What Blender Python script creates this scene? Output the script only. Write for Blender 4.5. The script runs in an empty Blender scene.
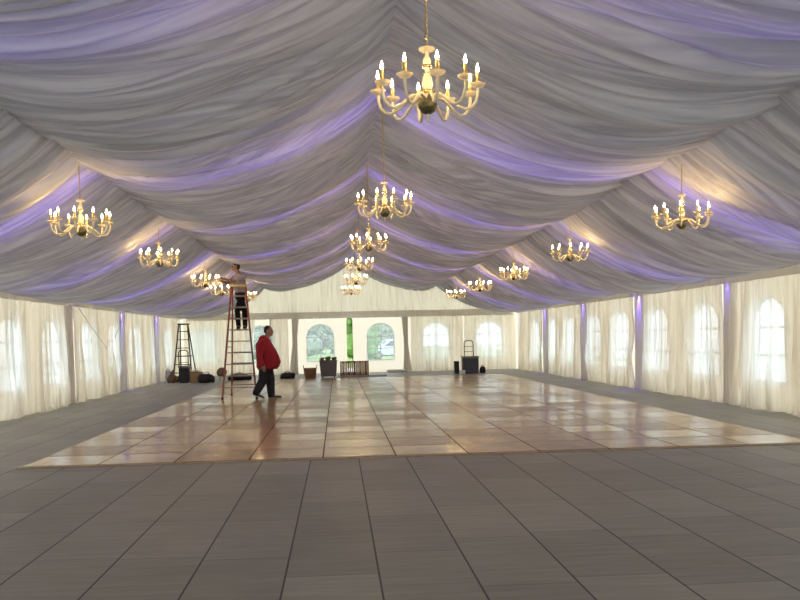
import bpy, bmesh, math, random
import numpy as np
from mathutils import Vector, Matrix, Euler

S = bpy.context.scene
COL = S.collection
PI = math.pi
rnd = random.Random(7)

# ------------------------------------------------------------------ place dimensions (metres)
XL, XR, XC = -6.62, 7.88, 0.63           # curtain lines and ridge
WL, WR, WB = -6.77, 8.03, 36.48          # vinyl walls
EAVE, MID, RIDGE = 2.65, 3.69, 4.70
XML, XMR = -3.02, 4.26                   # mid-slope seams of the liner
Y0, Y1 = -6.5, 36.34
EYE = 1.5045
TRUSS = [1.48 + 5 * k for k in range(8)]

# ------------------------------------------------------------------ helpers
def sm(t): return t * t * (3 - 2 * t)

class Noise1:
    def __init__(s, seed, n=4096):
        s.v = np.random.RandomState(seed).uniform(-1, 1, n); s.n = n
    def __call__(s, x):
        x = np.asarray(x, float); i = np.floor(x).astype(int); f = x - i; f = f * f * (3 - 2 * f)
        return s.v[i % s.n] * (1 - f) + s.v[(i + 1) % s.n] * f

class Noise2:
    def __init__(s, seed, n=1024, m=64):
        s.v = np.random.RandomState(seed).uniform(-1, 1, (n, m)); s.n = n; s.m = m
    def __call__(s, x, y):
        x = np.asarray(x, float); y = np.asarray(y, float)
        i = np.floor(x).astype(int); f = x - i; f = f * f * (3 - 2 * f)
        j = np.floor(y).astype(int); g = y - j; g = g * g * (3 - 2 * g)
        V = lambda a, b: s.v[a % s.n, b % s.m]
        return (V(i, j) * (1 - f) + V(i + 1, j) * f) * (1 - g) + (V(i, j + 1) * (1 - f) + V(i + 1, j + 1) * f) * g

class MB:
    """collects verts / faces of ONE mesh"""
    def __init__(s): s.v = []; s.f = []
    def add(s, vs, fs):
        b = len(s.v); s.v += [tuple(v) for v in vs]; s.f += [tuple(b + i for i in f) for f in fs]; return s
    def box(s, c, d, rot=None):
        h = Vector(d) / 2
        pts = [Vector((x * h.x, y * h.y, z * h.z)) for x in (-1, 1) for y in (-1, 1) for z in (-1, 1)]
        if rot is not None: pts = [rot @ p for p in pts]
        return s.add([p + Vector(c) for p in pts], [(0, 1, 3, 2), (4, 6, 7, 5), (0, 4, 5, 1), (2, 3, 7, 6), (0, 2, 6, 4), (1, 5, 7, 3)])
    def bar(s, a, b, w, d, up=(0, 0, 1)):
        a, b = Vector(a), Vector(b); t = (b - a).normalized()
        u = Vector(up); x = t.cross(u)
        if x.length < 1e-4: x = t.cross(Vector((1, 0, 0)))
        x.normalize(); y = x.cross(t)
        p = []
        for q in (a, b):
            for i, j in ((-1, -1), (1, -1), (1, 1), (-1, 1)): p.append(q + x * (i * w / 2) + y * (j * d / 2))
        return s.add(p, [(3, 2, 1, 0), (4, 5, 6, 7), (0, 1, 5, 4), (1, 2, 6, 5), (2, 3, 7, 6), (3, 0, 4, 7)])
    def tube(s, pts, r, n=8, caps=True):
        pts = [Vector(p) for p in pts]; rr = r if isinstance(r, (list, tuple)) else [r] * len(pts)
        t0 = (pts[1] - pts[0]).normalized()
        x = t0.cross(Vector((0, 0, 1)))
        if x.length < 1e-3: x = t0.cross(Vector((0, 1, 0)))
        x.normalize(); V = []
        for k, p in enumerate(pts):
            t = (pts[min(k + 1, len(pts) - 1)] - pts[max(k - 1, 0)]).normalized()
            x = (x - t * x.dot(t)).normalized(); y = t.cross(x)
            for i in range(n):
                a = 2 * PI * i / n; V.append(p + (x * math.cos(a) + y * math.sin(a)) * rr[k])
        F = [(k * n + i, k * n + (i + 1) % n, (k + 1) * n + (i + 1) % n, (k + 1) * n + i) for k in range(len(pts) - 1) for i in range(n)]
        if caps: F += [tuple(range(n - 1, -1, -1)), tuple((len(pts) - 1) * n + i for i in range(n))]
        return s.add(V, F)
    def lathe(s, prof, n=16, c=(0, 0, 0)):
        c = Vector(c); V = []
        for r, z in prof:
            for i in range(n):
                a = 2 * PI * i / n; V.append(c + Vector((max(r, 1e-4) * math.cos(a), max(r, 1e-4) * math.sin(a), z)))
        F = [(k * n + i, k * n + (i + 1) % n, (k + 1) * n + (i + 1) % n, (k + 1) * n + i) for k in range(len(prof) - 1) for i in range(n)]
        F += [tuple(range(n - 1, -1, -1)), tuple((len(prof) - 1) * n + i for i in range(n))]
        return s.add(V, F)
    def ell(s, c, r, rot=None, nu=14, nv=9):
        c = Vector(c); r = Vector(r); V = []
        for k in range(nv + 1):
            th = PI * k / nv
            for i in range(nu):
                a = 2 * PI * i / nu
                p = Vector((r.x * max(math.sin(th), 1e-3) * math.cos(a), r.y * max(math.sin(th), 1e-3) * math.sin(a), -r.z * math.cos(th)))
                V.append(c + (rot @ p if rot is not None else p))
        F = [(k * nu + i, k * nu + (i + 1) % nu, (k + 1) * nu + (i + 1) % nu, (k + 1) * nu + i) for k in range(nv) for i in range(nu)]
        F += [tuple(range(nu - 1, -1, -1)), tuple(nv * nu + i for i in range(nu))]
        return s.add(V, F)
    def cap(s, a, b, ra, rb, n=12):
        """rounded, tapered limb"""
        a, b = Vector(a), Vector(b); t = (b - a).normalized()
        pts, rr = [], []
        for k in range(5):
            th = PI / 2 * k / 4; pts.append(a - t * ra * math.cos(th)); rr.append(max(ra * math.sin(th), ra * .08))
        for k in range(5):
            th = PI / 2 * k / 4; pts.append(b + t * rb * math.sin(th)); rr.append(max(rb * math.cos(th), rb * .08))
        return s.tube(pts, rr, n)
    def rings(s, rings, n=20):
        """closed loft of ellipses (centre, rx, ry, rotz)"""
        V = []
        for (c, rx, ry, rz) in rings:
            for i in range(n):
                a = 2 * PI * i / n; x, y = rx * math.cos(a), ry * math.sin(a)
                V.append((c[0] + x * math.cos(rz) - y * math.sin(rz), c[1] + x * math.sin(rz) + y * math.cos(rz), c[2]))
        m = len(rings)
        F = [(k * n + i, k * n + (i + 1) % n, (k + 1) * n + (i + 1) % n, (k + 1) * n + i) for k in range(m - 1) for i in range(n)]
        F += [tuple(range(n - 1, -1, -1)), tuple((m - 1) * n + i for i in range(n))]
        return s.add(V, F)
    def data(s, name, smooth=False):
        me = bpy.data.meshes.new(name); me.from_pydata(s.v, [], s.f); me.update()
        if smooth: me.polygons.foreach_set('use_smooth', [True] * len(me.polygons))
        return me

def fixn(me):
    bm = bmesh.new(); bm.from_mesh(me); bmesh.ops.recalc_face_normals(bm, faces=bm.faces); bm.to_mesh(me); bm.free()

def link(name, me, mat=None, parent=None, smooth=None, loc=None):
    if isinstance(me, MB): me = me.data(name); fixn(me)
    if smooth is not None: me.polygons.foreach_set('use_smooth', [smooth] * len(me.polygons))
    if mat is not None and not me.materials: me.materials.append(mat)
    o = bpy.data.objects.new(name, me); COL.objects.link(o)
    if parent is not None: o.parent = parent
    if loc is not None: o.location = loc
    return o

def smooth_angle(me, deg=40):
    me.polygons.foreach_set('use_smooth', [True] * len(me.polygons))
    bm = bmesh.new(); bm.from_mesh(me)
    for e in bm.edges:
        if len(e.link_faces) == 2 and e.calc_face_angle(0) > math.radians(deg): e.smooth = False
    bm.to_mesh(me); bm.free()

def bevel_mesh(mb, name, w, seg=2):
    me = mb.data(name); fixn(me)
    bm = bmesh.new(); bm.from_mesh(me)
    bmesh.ops.bevel(bm, geom=[e for e in bm.edges], offset=w, segments=seg, profile=.5, affect='EDGES', clamp_overlap=True)
    bm.to_mesh(me); bm.free(); smooth_angle(me, 18); return me

def remesh(mb, name, voxel, smooth_it=2):
    me = mb.data(name + '_raw'); fixn(me)
    o = bpy.data.objects.new('tmp', me); COL.objects.link(o)
    m = o.modifiers.new('r', 'REMESH'); m.mode = 'VOXEL'; m.voxel_size = voxel
    if smooth_it:
        q = o.modifiers.new('s', 'SMOOTH'); q.iterations = smooth_it; q.factor = .5
    dg = bpy.context.evaluated_depsgraph_get()
    out = bpy.data.meshes.new_from_object(o.evaluated_get(dg)); out.name = name
    bpy.data.objects.remove(o); bpy.data.meshes.remove(me)
    out.polygons.foreach_set('use_smooth', [True] * len(out.polygons))
    return out

def tag(o, label=None, cat=None, group=None, kind=None):
    if label: o['label'] = label
    if cat: o['category'] = cat
    if group: o['group'] = group
    if kind: o['kind'] = kind
    return o

def thing(name, label, cat, loc=(0, 0, 0), rz=0, group=None):
    o = bpy.data.objects.new(name, None); COL.objects.link(o); o.empty_display_size = .1
    o.location = loc; o.rotation_euler = (0, 0, rz)
    return tag(o, label, cat, group)

def copy_tree(o, parent=None):
    c = o.copy(); COL.objects.link(c)
    if parent is not None: c.parent = parent
    for ch in list(o.children): copy_tree(ch, c)
    return c

# ------------------------------------------------------------------ materials
def mat(name):
    m = bpy.data.materials.new(name); m.use_nodes = True
    nt = m.node_tree; nt.nodes.clear()
    out = nt.nodes.new('ShaderNodeOutputMaterial')
    return m, nt, out

def N(nt, typ, **kw):
    n = nt.nodes.new('ShaderNode' + typ)
    for k, v in kw.items():
        if k.startswith('i_'): n.inputs[k[2:].replace('_', ' ')].default_value = v
        else: setattr(n, k, v)
    return n

def rgb(c): return (c[0], c[1], c[2], 1)

def plain(name, c, rough=.6, metal=0, noise=.12, scale=14, bump=0.0, spec=.5, trans=0):
    """principled with a gentle procedural mottling"""
    m, nt, out = mat(name)
    b = N(nt, 'BsdfPrincipled'); b.inputs['Roughness'].default_value = rough; b.inputs['Metallic'].default_value = metal
    b.inputs['Specular IOR Level'].default_value = spec
    if trans: b.inputs['Transmission Weight'].default_value = trans
    tc = N(nt, 'TexCoord'); nz = N(nt, 'TexNoise'); nz.inputs['Scale'].default_value = scale; nz.inputs['Detail'].default_value = 4
    nt.links.new(tc.outputs['Object'], nz.inputs['Vector'])
    r = N(nt, 'ValToRGB'); r.color_ramp.elements[0].position = .3; r.color_ramp.elements[1].position = .7
    r.color_ramp.elements[0].color = rgb([x * (1 - noise) for x in c]); r.color_ramp.elements[1].color = rgb([min(1, x * (1 + noise)) for x in c])
    nt.links.new(nz.outputs['Fac'], r.inputs['Fac']); nt.links.new(r.outputs['Color'], b.inputs['Base Color'])
    if bump:
        bp = N(nt, 'Bump'); bp.inputs['Strength'].default_value = bump; bp.inputs['Distance'].default_value = .01
        nt.links.new(nz.outputs['Fac'], bp.inputs['Height']); nt.links.new(bp.outputs['Normal'], b.inputs['Normal'])
    nt.links.new(b.outputs[0], out.inputs[0])
    return m

def cloth(name, c, translucent=.5, transparent=0.0, weave=900, tc_col=None):
    m, nt, out = mat(name)
    d = N(nt, 'BsdfDiffuse'); t = N(nt, 'BsdfTranslucent'); mx = N(nt, 'MixShader'); mx.inputs[0].default_value = translucent
    tc = N(nt, 'TexCoord'); nz = N(nt, 'TexNoise'); nz.inputs['Scale'].default_value = 3.0; nz.inputs['Detail'].default_value = 5
    nt.links.new(tc.outputs['Object'], nz.inputs['Vector'])
    r = N(nt, 'ValToRGB'); r.color_ramp.elements[0].color = rgb([x * .95 for x in c]); r.color_ramp.elements[1].color = rgb(c)
    nt.links.new(nz.outputs['Fac'], r.inputs['Fac'])
    nt.links.new(r.outputs['Color'], d.inputs['Color'])
    if tc_col: t.inputs['Color'].default_value = rgb(tc_col)
    else: nt.links.new(r.outputs['Color'], t.inputs['Color'])
    nt.links.new(d.outputs[0], mx.inputs[1]); nt.links.new(t.outputs[0], mx.inputs[2])
    last = mx
    if transparent:
        tr = N(nt, 'BsdfTransparent'); m2 = N(nt, 'MixShader'); m2.inputs[0].default_value = transparent
        nt.links.new(mx.outputs[0], m2.inputs[1]); nt.links.new(tr.outputs[0], m2.inputs[2]); last = m2
    nt.links.new(last.outputs[0], out.inputs[0])
    return m

def emit(name, c, s):
    m, nt, out = mat(name); e = N(nt, 'Emission'); e.inputs[0].default_value = rgb(c); e.inputs[1].default_value = s
    nt.links.new(e.outputs[0], out.inputs[0]); return m

def math_node(nt, op, a, b=None):
    n = N(nt, 'Math', operation=op)
    for i, x in enumerate((a, b)):
        if x is None: continue
        if isinstance(x, (int, float)): n.inputs[i].default_value = x
        else: nt.links.new(x, n.inputs[i])
    return n.outputs[0]

def mix_rgb(nt, fac, a, b, blend='MIX'):
    n = N(nt, 'Mix', data_type='RGBA', blend_type=blend)
    for sock, x in ((n.inputs[0], fac), (n.inputs[6], a), (n.inputs[7], b)):
        if isinstance(x, (int, float)): sock.default_value = x
        elif isinstance(x, tuple): sock.default_value = rgb(x)
        else: nt.links.new(x, sock)
    return n.outputs[2]

def grey_floor():
    m, nt, out = mat('grey_floor_panels')
    b = N(nt, 'BsdfPrincipled'); b.inputs['Specular IOR Level'].default_value = .35
    tc = N(nt, 'TexCoord'); sp = N(nt, 'SeparateXYZ'); nt.links.new(tc.outputs['Object'], sp.inputs[0])
    G0, g = -.36736, .59565
    u = math_node(nt, 'DIVIDE', math_node(nt, 'SUBTRACT', sp.outputs[0], G0), g)
    cell = math_node(nt, 'FLOOR', u); fr = math_node(nt, 'SUBTRACT', u, cell)
    # joint along the length of the tent
    j = math_node(nt, 'MINIMUM', fr, math_node(nt, 'SUBTRACT', 1.0, fr))
    jl = math_node(nt, 'LESS_THAN', j, .011)
    # cross joints, staggered by column
    wn = N(nt, 'TexWhiteNoise', noise_dimensions='1D'); nt.links.new(cell, wn.inputs['W'])
    v = math_node(nt, 'ADD', math_node(nt, 'DIVIDE', sp.outputs[1], 1.2), wn.outputs['Value'])
    vc = math_node(nt, 'FLOOR', v); vf = math_node(nt, 'SUBTRACT', v, vc)
    jv = math_node(nt, 'MINIMUM', vf, math_node(nt, 'SUBTRACT', 1.0, vf)); jc = math_node(nt, 'LESS_THAN', jv, .005)
    cx = N(nt, 'CombineXYZ'); nt.links.new(cell, cx.inputs[0]); nt.links.new(vc, cx.inputs[1])
    w2 = N(nt, 'TexWhiteNoise', noise_dimensions='2D'); nt.links.new(cx.outputs[0], w2.inputs['Vector'])
    # wood streaks running across the panel
    mp = N(nt, 'Mapping'); mp.inputs['Scale'].default_value = (1.6, 16, 1); nt.links.new(tc.outputs['Object'], mp.inputs[0])
    nz = N(nt, 'TexNoise'); nz.inputs['Scale'].default_value = 1; nz.inputs['Detail'].default_value = 8; nz.inputs['Roughness'].default_value = .65
    nt.links.new(mp.outputs[0], nz.inputs[0])
    nb = N(nt, 'TexNoise'); nb.inputs['Scale'].default_value = 1.3; nb.inputs['Detail'].default_value = 4; nt.links.new(tc.outputs['Object'], nb.inputs[0])
    r = N(nt, 'ValToRGB'); e = r.color_ramp.elements; e[0].position = .3; e[1].position = .72
    e[0].color = rgb((.272, .266, .215)); e[1].color = rgb((.392, .382, .315)); nt.links.new(nz.outputs['Fac'], r.inputs[0])
    tone = math_node(nt, 'ADD', math_node(nt, 'MULTIPLY', w2.outputs['Value'], .26), math_node(nt, 'ADD', math_node(nt, 'MULTIPLY', nb.outputs['Fac'], .3), .76))
    hs = N(nt, 'HueSaturation'); nt.links.new(r.outputs[0], hs.inputs['Color']); nt.links.new(tone, hs.inputs['Value'])
    c1 = mix_rgb(nt, math_node(nt, 'MULTIPLY', jc, .45), hs.outputs[0], (.05, .046, .042))
    c2 = mix_rgb(nt, math_node(nt, 'MULTIPLY', jl, .9), c1, (.022, .02, .018))
    nt.links.new(c2, b.inputs['Base Color'])
    nt.links.new(math_node(nt, 'ADD', math_node(nt, 'MULTIPLY', nz.outputs['Fac'], .2), .42), b.inputs['Roughness'])
    bp = N(nt, 'Bump'); bp.inputs['Strength'].default_value = .25; bp.inputs['Distance'].default_value = .004
    nt.links.new(math_node(nt, 'SUBTRACT', nz.outputs['Fac'], math_node(nt, 'MAXIMUM', jl, jc)), bp.inputs['Height']); nt.links.new(bp.outputs[0], b.inputs['Normal'])
    nt.links.new(b.outputs[0], out.inputs[0]); return m

def parquet():
    m, nt, out = mat('dance_floor_parquet')
    b = N(nt, 'BsdfPrincipled'); b.inputs['Specular IOR Level'].default_value = .8; b.inputs['Coat Weight'].default_value = .55; b.inputs['Coat Roughness'].default_value = .13
    tc = N(nt, 'TexCoord'); sp = N(nt, 'SeparateXYZ'); nt.links.new(tc.outputs['Object'], sp.inputs[0])
    P = .914
    u = math_node(nt, 'DIVIDE', sp.outputs[0], P); v = math_node(nt, 'DIVIDE', sp.outputs[1], P)
    uc = math_node(nt, 'FLOOR', u); vc = math_node(nt, 'FLOOR', v)
    uf = math_node(nt, 'SUBTRACT', u, uc); vf = math_node(nt, 'SUBTRACT', v, vc)
    ju = math_node(nt, 'MINIMUM', uf, math_node(nt, 'SUBTRACT', 1.0, uf)); jv = math_node(nt, 'MINIMUM', vf, math_node(nt, 'SUBTRACT', 1.0, vf))
    lu = math_node(nt, 'LESS_THAN', ju, .0095); lv = math_node(nt, 'LESS_THAN', jv, .05)
    cx = N(nt, 'CombineXYZ'); nt.links.new(uc, cx.inputs[0]); nt.links.new(vc, cx.inputs[1])
    wn = N(nt, 'TexWhiteNoise', noise_dimensions='2D'); nt.links.new(cx.outputs[0], wn.inputs['Vector'])
    # parquet blocks 15 cm, alternating direction
    tu = math_node(nt, 'FLOOR', math_node(nt, 'MULTIPLY', u, 6)); tv = math_node(nt, 'FLOOR', math_node(nt, 'MULTIPLY', v, 6))
    cy = N(nt, 'CombineXYZ'); nt.links.new(tu, cy.inputs[0]); nt.links.new(tv, cy.inputs[1])
    wt = N(nt, 'TexWhiteNoise', noise_dimensions='2D'); nt.links.new(cy.outputs[0], wt.inputs['Vector'])
    mp = N(nt, 'Mapping'); mp.inputs['Scale'].default_value = (2.2, 22, 1); nt.links.new(tc.outputs['Object'], mp.inputs[0])
    nz = N(nt, 'TexNoise'); nz.inputs['Scale'].default_value = 1; nz.inputs['Detail'].default_value = 6; nt.links.new(mp.outputs[0], nz.inputs[0])
    big = N(nt, 'TexNoise'); big.inputs['Scale'].default_value = .35; big.inputs['Detail'].default_value = 3; nt.links.new(tc.outputs['Object'], big.inputs[0])
    f = math_node(nt, 'ADD', math_node(nt, 'MULTIPLY', wn.outputs['Value'], .6), math_node(nt, 'ADD', math_node(nt, 'MULTIPLY', wt.outputs['Value'], .22), math_node(nt, 'MULTIPLY', nz.outputs['Fac'], .5)))
    r = N(nt, 'ValToRGB'); e = r.color_ramp.elements; e[0].position = .2; e[1].position = 1.0
    e[0].color = rgb((.29, .15, .042)); e[1].color = rgb((.72, .47, .165)); nt.links.new(f, r.inputs[0])
    hs = N(nt, 'HueSaturation'); nt.links.new(r.outputs[0], hs.inputs['Color']); nt.links.new(math_node(nt, 'ADD', math_node(nt, 'MULTIPLY', big.outputs['Fac'], .5), .75), hs.inputs['Value'])
    c1 = mix_rgb(nt, math_node(nt, 'MULTIPLY', lv, .45), hs.outputs[0], (.09, .05, .03))
    c2 = mix_rgb(nt, math_node(nt, 'MULTIPLY', lu, .85), c1, (.05, .03, .02))
    nt.links.new(c2, b.inputs['Base Color'])
    nt.links.new(math_node(nt, 'ADD', math_node(nt, 'MULTIPLY', wn.outputs['Value'], .08), .30), b.inputs['Roughness'])
    mp2 = N(nt, 'Mapping'); mp2.inputs['Scale'].default_value = (1.1, 3.5, 1); nt.links.new(tc.outputs['Object'], mp2.inputs[0])
    wv = N(nt, 'TexNoise'); wv.inputs['Scale'].default_value = 1; wv.inputs['Detail'].default_value = 3; nt.links.new(mp2.outputs[0], wv.inputs[0])
    bp = N(nt, 'Bump'); bp.inputs['Strength'].default_value = .28; bp.inputs['Distance'].default_value = .012
    nt.links.new(math_node(nt, 'SUBTRACT', wv.outputs['Fac'], math_node(nt, 'MULTIPLY', math_node(nt, 'MAXIMUM', lu, lv), .3)), bp.inputs['Height']); nt.links.new(bp.outputs[0], b.inputs['Normal'])
    nt.links.new(bp.outputs[0], b.inputs['Coat Normal'])
    joint = math_node(nt, 'MAXIMUM', lu, math_node(nt, 'MULTIPLY', lv, .7))
    gloss = math_node(nt, 'MULTIPLY', math_node(nt, 'ADD', .08, math_node(nt, 'MULTIPLY', wn.outputs['Value'], .72)), math_node(nt, 'SUBTRACT', 1.0, joint))
    nt.links.new(gloss, b.inputs['Coat Weight'])
    nt.links.new(math_node(nt, 'MULTIPLY', .6, math_node(nt, 'SUBTRACT', 1.0, joint)), b.inputs['Specular IOR Level'])
    nt.links.new(b.outputs[0], out.inputs[0]); return m

def pane_mat():
    m, nt, out = mat('clear_vinyl_pane')
    t = N(nt, 'BsdfTransparent'); t.inputs[0].default_value = (.84, .90, .92, 1)
    g = N(nt, 'BsdfGlossy'); g.inputs['Roughness'].default_value = .12
    d = N(nt, 'BsdfTranslucent'); d.inputs[0].default_value = (.9, .93, .95, 1)
    m1 = N(nt, 'MixShader'); m1.inputs[0].default_value = .12; m2 = N(nt, 'MixShader'); m2.inputs[0].default_value = .05
    nt.links.new(t.outputs[0], m1.inputs[1]); nt.links.new(d.outputs[0], m1.inputs[2])
    nt.links.new(m1.outputs[0], m2.inputs[1]); nt.links.new(g.outputs[0], m2.inputs[2])
    nt.links.new(m2.outputs[0], out.inputs[0]); return m

M = {}
M['liner'] = cloth('ceiling_liner_fabric', (.71, .685, .665), .28)
_nt = M['liner'].node_tree                                        # fold light and dark put into the colour as streaks across the strips
_nz = [n for n in _nt.nodes if n.type == 'TEX_NOISE'][0]; _mp = N(_nt, 'Mapping'); _mp.inputs['Scale'].default_value = (.25, 5.5, .25); _nz.inputs['Detail'].default_value = 3
_nt.links.new([n for n in _nt.nodes if n.type == 'TEX_COORD'][0].outputs['Object'], _mp.inputs[0]); _nt.links.new(_mp.outputs[0], _nz.inputs['Vector'])
_e = [n for n in _nt.nodes if n.type == 'VALTORGB'][0].color_ramp.elements
_e[0].position = .38; _e[1].position = .64; _e[0].color = rgb((.55, .54, .55)); _e[1].color = rgb((.82, .805, .785))
M['sheer'] = cloth('sheer_drape', (.86, .82, .73), .60, .17, tc_col=(.90, .85, .74))
_nt = M['sheer'].node_tree                                        # gathers: light and dark of overlapping folds painted into the translucent colour
_nz = [n for n in _nt.nodes if n.type == 'TEX_NOISE'][0]; _mp = N(_nt, 'Mapping'); _mp.inputs['Scale'].default_value = (3.2, 3.2, .06); _nz.inputs['Detail'].default_value = 3
_nt.links.new([n for n in _nt.nodes if n.type == 'TEX_COORD'][0].outputs['Object'], _mp.inputs[0]); _nt.links.new(_mp.outputs[0], _nz.inputs['Vector'])
_r = N(_nt, 'ValToRGB'); _r.color_ramp.elements[0].position = .35; _r.color_ramp.elements[1].position = .65
_r.color_ramp.elements[0].color = rgb((.70, .65, .55)); _r.color_ramp.elements[1].color = rgb((.95, .91, .81))
_nt.links.new(_nz.outputs['Fac'], _r.inputs[0]); _nt.links.new(_r.outputs[0], [n for n in _nt.nodes if n.type == 'BSDF_TRANSLUCENT'][0].inputs[0])
M['gable'] = cloth('gable_drape', (.93, .92, .88), .74, 0)
M['valance'] = cloth('valance_fabric', (.78, .73, .65), .36)
M['tied'] = cloth('gathered_drape', (.74, .69, .60), .3)
M['vinyl'] = cloth('white_tent_vinyl', (.84, .80, .70), .5, tc_col=(.80, .71, .55))
M['roofvinyl'] = cloth('roof_vinyl', (.8, .8, .84), .11)
M['pane'] = pane_mat()
M['muntin'] = cloth('white_muntin', (.88, .88, .86), .5, tc_col=(.9, .9, .88))
M['valcord'] = plain('grey_cord', (.75, .70, .62), .8)
M['sleeve'] = cloth('leg_sleeve_fabric', (.82, .80, .76), .45)
M['post'] = plain('aluminium_post', (.55, .55, .56), .35, .6)
M['floor'] = grey_floor()
M['parquet'] = parquet()
M['edge'] = plain('dance_floor_edge', (.40, .30, .2), .4)
M['ivory'] = plain('ivory_glass', (.88, .79, .56), .18, 0, .05, 20, spec=.7)
M['gold'] = plain('polished_gold', (.83, .60, .22), .25, 1, .1, 30)
M['candle'] = plain('gilt_candle_sleeve', (.85, .62, .22), .3, .7, .06, 30)
M['crystal'] = cloth('crystal_dish', (.9, .84, .68), .5, .35)
M['bronze'] = plain('dark_bronze_bowl', (.20, .17, .08), .35, .7, .5, 60)
M['bulb'] = emit('warm_bulb', (1, .68, .30), 190)
M['orange'] = plain('orange_fibreglass', (.34, .10, .05), .45)
M['alu'] = plain('aluminium_step', (.36, .29, .24), .45, .4)
M['tan'] = plain('tan_ladder_cap', (.62, .5, .2), .5)
M['blackmetal'] = plain('black_metal', (.035, .035, .04), .5)
M['skin'] = plain('skin', (.36, .19, .125), .55)
M['skin2'] = plain('skin_tan', (.36, .2, .12), .55)
M['hair'] = plain('dark_hair', (.015, .012, .01), .6, 0, .3, 60, .4)
M['red'] = plain('red_sweatshirt', (.36, .012, .022), .85, 0, .15, 30, .2)
M['pants'] = plain('black_trousers', (.012, .012, .016), .8, 0, .2, 30, .2)
M['tshirt'] = plain('grey_tshirt', (.46, .40, .39), .85, 0, .12, 25, .2)
M['shoe'] = plain('dark_shoe', (.03, .026, .024), .6)
M['sole'] = plain('pale_sole', (.4, .38, .35), .6)
M['white'] = plain('white_cloth', (.75, .74, .7), .8)
M['bagblack'] = plain('black_bag', (.012, .012, .013), .65, 0, .3, 25, .3)
M['bagbrown'] = plain('brown_canvas', (.16, .09, .045), .8, 0, .25, 22, .3)
M['cardboard'] = plain('tan_cardboard', (.33, .21, .11), .8, 0, .1, 12)
M['grey'] = plain('charcoal_plastic', (.15, .14, .14), .6, 0, .15, 40)
M['case'] = plain('road_case', (.05, .052, .062), .5)
M['wicker'] = plain('brown_wicker', (.23, .12, .06), .7, 0, .35, 60, .5)
M['slat'] = plain('wooden_slat', (.58, .36, .18), .6, 0, .3, 9)
M['slatdark'] = plain('dark_slat', (.13, .07, .035), .6, 0, .3, 9)
M['clump'] = plain('brown_bundle', (.2, .12, .07), .8, 0, .4, 30, .4)
M['palegrey'] = plain('pale_grey_board', (.42, .41, .40), .5)
M['ground'] = plain('outside_ground', (.78, .78, .76), .9, 0, .12, .6)
M['lawn'] = plain('lawn_green', (.22, .33, .10), .9, 0, .25, 1.2)
M['leaf'] = plain('tree_leaves', (.13, .24, .05), .7, 0, .45, 3.0, .6)
M['leaf2'] = plain('tree_leaves_grey', (.24, .30, .22), .7, 0, .4, 3.0, .6)
M['bark'] = plain('bark', (.12, .09, .06), .9)
M['carpaint'] = plain('silver_car_paint', (.66, .74, .86), .25, .1)
M['carglass'] = plain('car_glass', (.06, .08, .10), .08, 0, .1, 3)
M['tyre'] = plain('tyre_rubber', (.02, .02, .02), .8)

# ------------------------------------------------------------------ setting
def quadplane(name, x0, x1, y0, y1, z, m):
    return tag(link(name, MB().add([(x0, y0, z), (x1, y0, z), (x1, y1, z), (x0, y1, z)], [(0, 1, 2, 3)]), m), kind='structure')
quadplane('floor', WL - .05, WR + .05, Y0, WB + .08, 0, M['floor'])
quadplane('ground', -90, 90, -60, 160, -.13, M['ground'])
quadplane('lawn', -16, 18, 46, 140, -.12, M['lawn'])

# the fabric liner under the roof: four swagged strips with cross folds
def liner():
    stepY, nS = .018, 24
    ys = np.arange(Y0, Y1 + stepY, stepY)
    V, F = [], []
    n1 = [Noise2(11 + k) for k in range(8)]
    base = 0
    for q, (xa, za, xb, zb, sag) in enumerate(((XC, RIDGE, XML, MID, .46), (XML + .14, MID + .10, XL, EAVE, .50), (XC, RIDGE, XMR, MID, .46), (XMR - .14, MID + .10, XR, EAVE, .50))):
        s = np.linspace(0, 1, nS + 1)
        Yg, Sg = np.meshgrid(ys, s, indexing='ij')
        warp = .34 * n1[0](Yg / 1.7 + 37 * q, Sg * 1.5 + 9 * q) + .05 * n1[1](Yg / .6, Sg * 2.5 + q)
        Yw = Yg + warp
        def rid(x): return 1 - 2 * np.abs(x)
        f = (.085 * rid(n1[2](Yw / .30 + 11 * q, Sg * .9 + 3 * q)) + .100 * rid(n1[3](Yw / .15 + 51 * q, Sg * 1.2 + 5 * q))
             + .045 * rid(n1[4](Yw / .075 + 17 * q, Sg * 1.3 + q)) + .06 * n1[5](Yw / 1.1 + 7 * q, Sg * .9))
        # the liner is pulled up at each truss and droops a little between
        ph = ((Yg - TRUSS[0]) / 5.0) % 1.0
        scal = -.10 * np.sin(PI * ph) ** .8
        edge = np.clip(np.minimum(Sg, 1 - Sg) / .06, .45, 1)
        if q in (0, 2): edge = np.minimum(edge, np.clip(Sg / .07, 0, 1))
        Z = za + (zb - za) * Sg - sag * 4 * Sg * (1 - Sg) + f * edge * .75 + scal * (.35 + .65 * np.sin(PI * Sg))
        if q in (1, 3): Z = np.where(Sg > .999, zb, Z)
        X = xa + (xb - xa) * Sg + .25 * f * edge * (1 if xb > xa else -1)
        if q in (1, 3): X = np.where(Sg > .999, xb, X)
        nY, nn = Yg.shape
        V.append(np.stack([X, Yg, Z], -1).reshape(-1, 3))
        i = np.arange(nY - 1)[:, None] * nn + np.arange(nn - 1)[None, :] + base
        quad = np.stack([i, i + 1, i + nn + 1, i + nn], -1).reshape(-1, 4)
        F.append(quad); base += nY * nn
    V = np.concatenate(V); F = np.concatenate(F)
    me = bpy.data.meshes.new('ceiling')
    me.from_pydata(V.tolist(), [], F.tolist()); me.update()
    return tag(link('ceiling', me, M['liner'], smooth=True), kind='structure')
liner()

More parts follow.
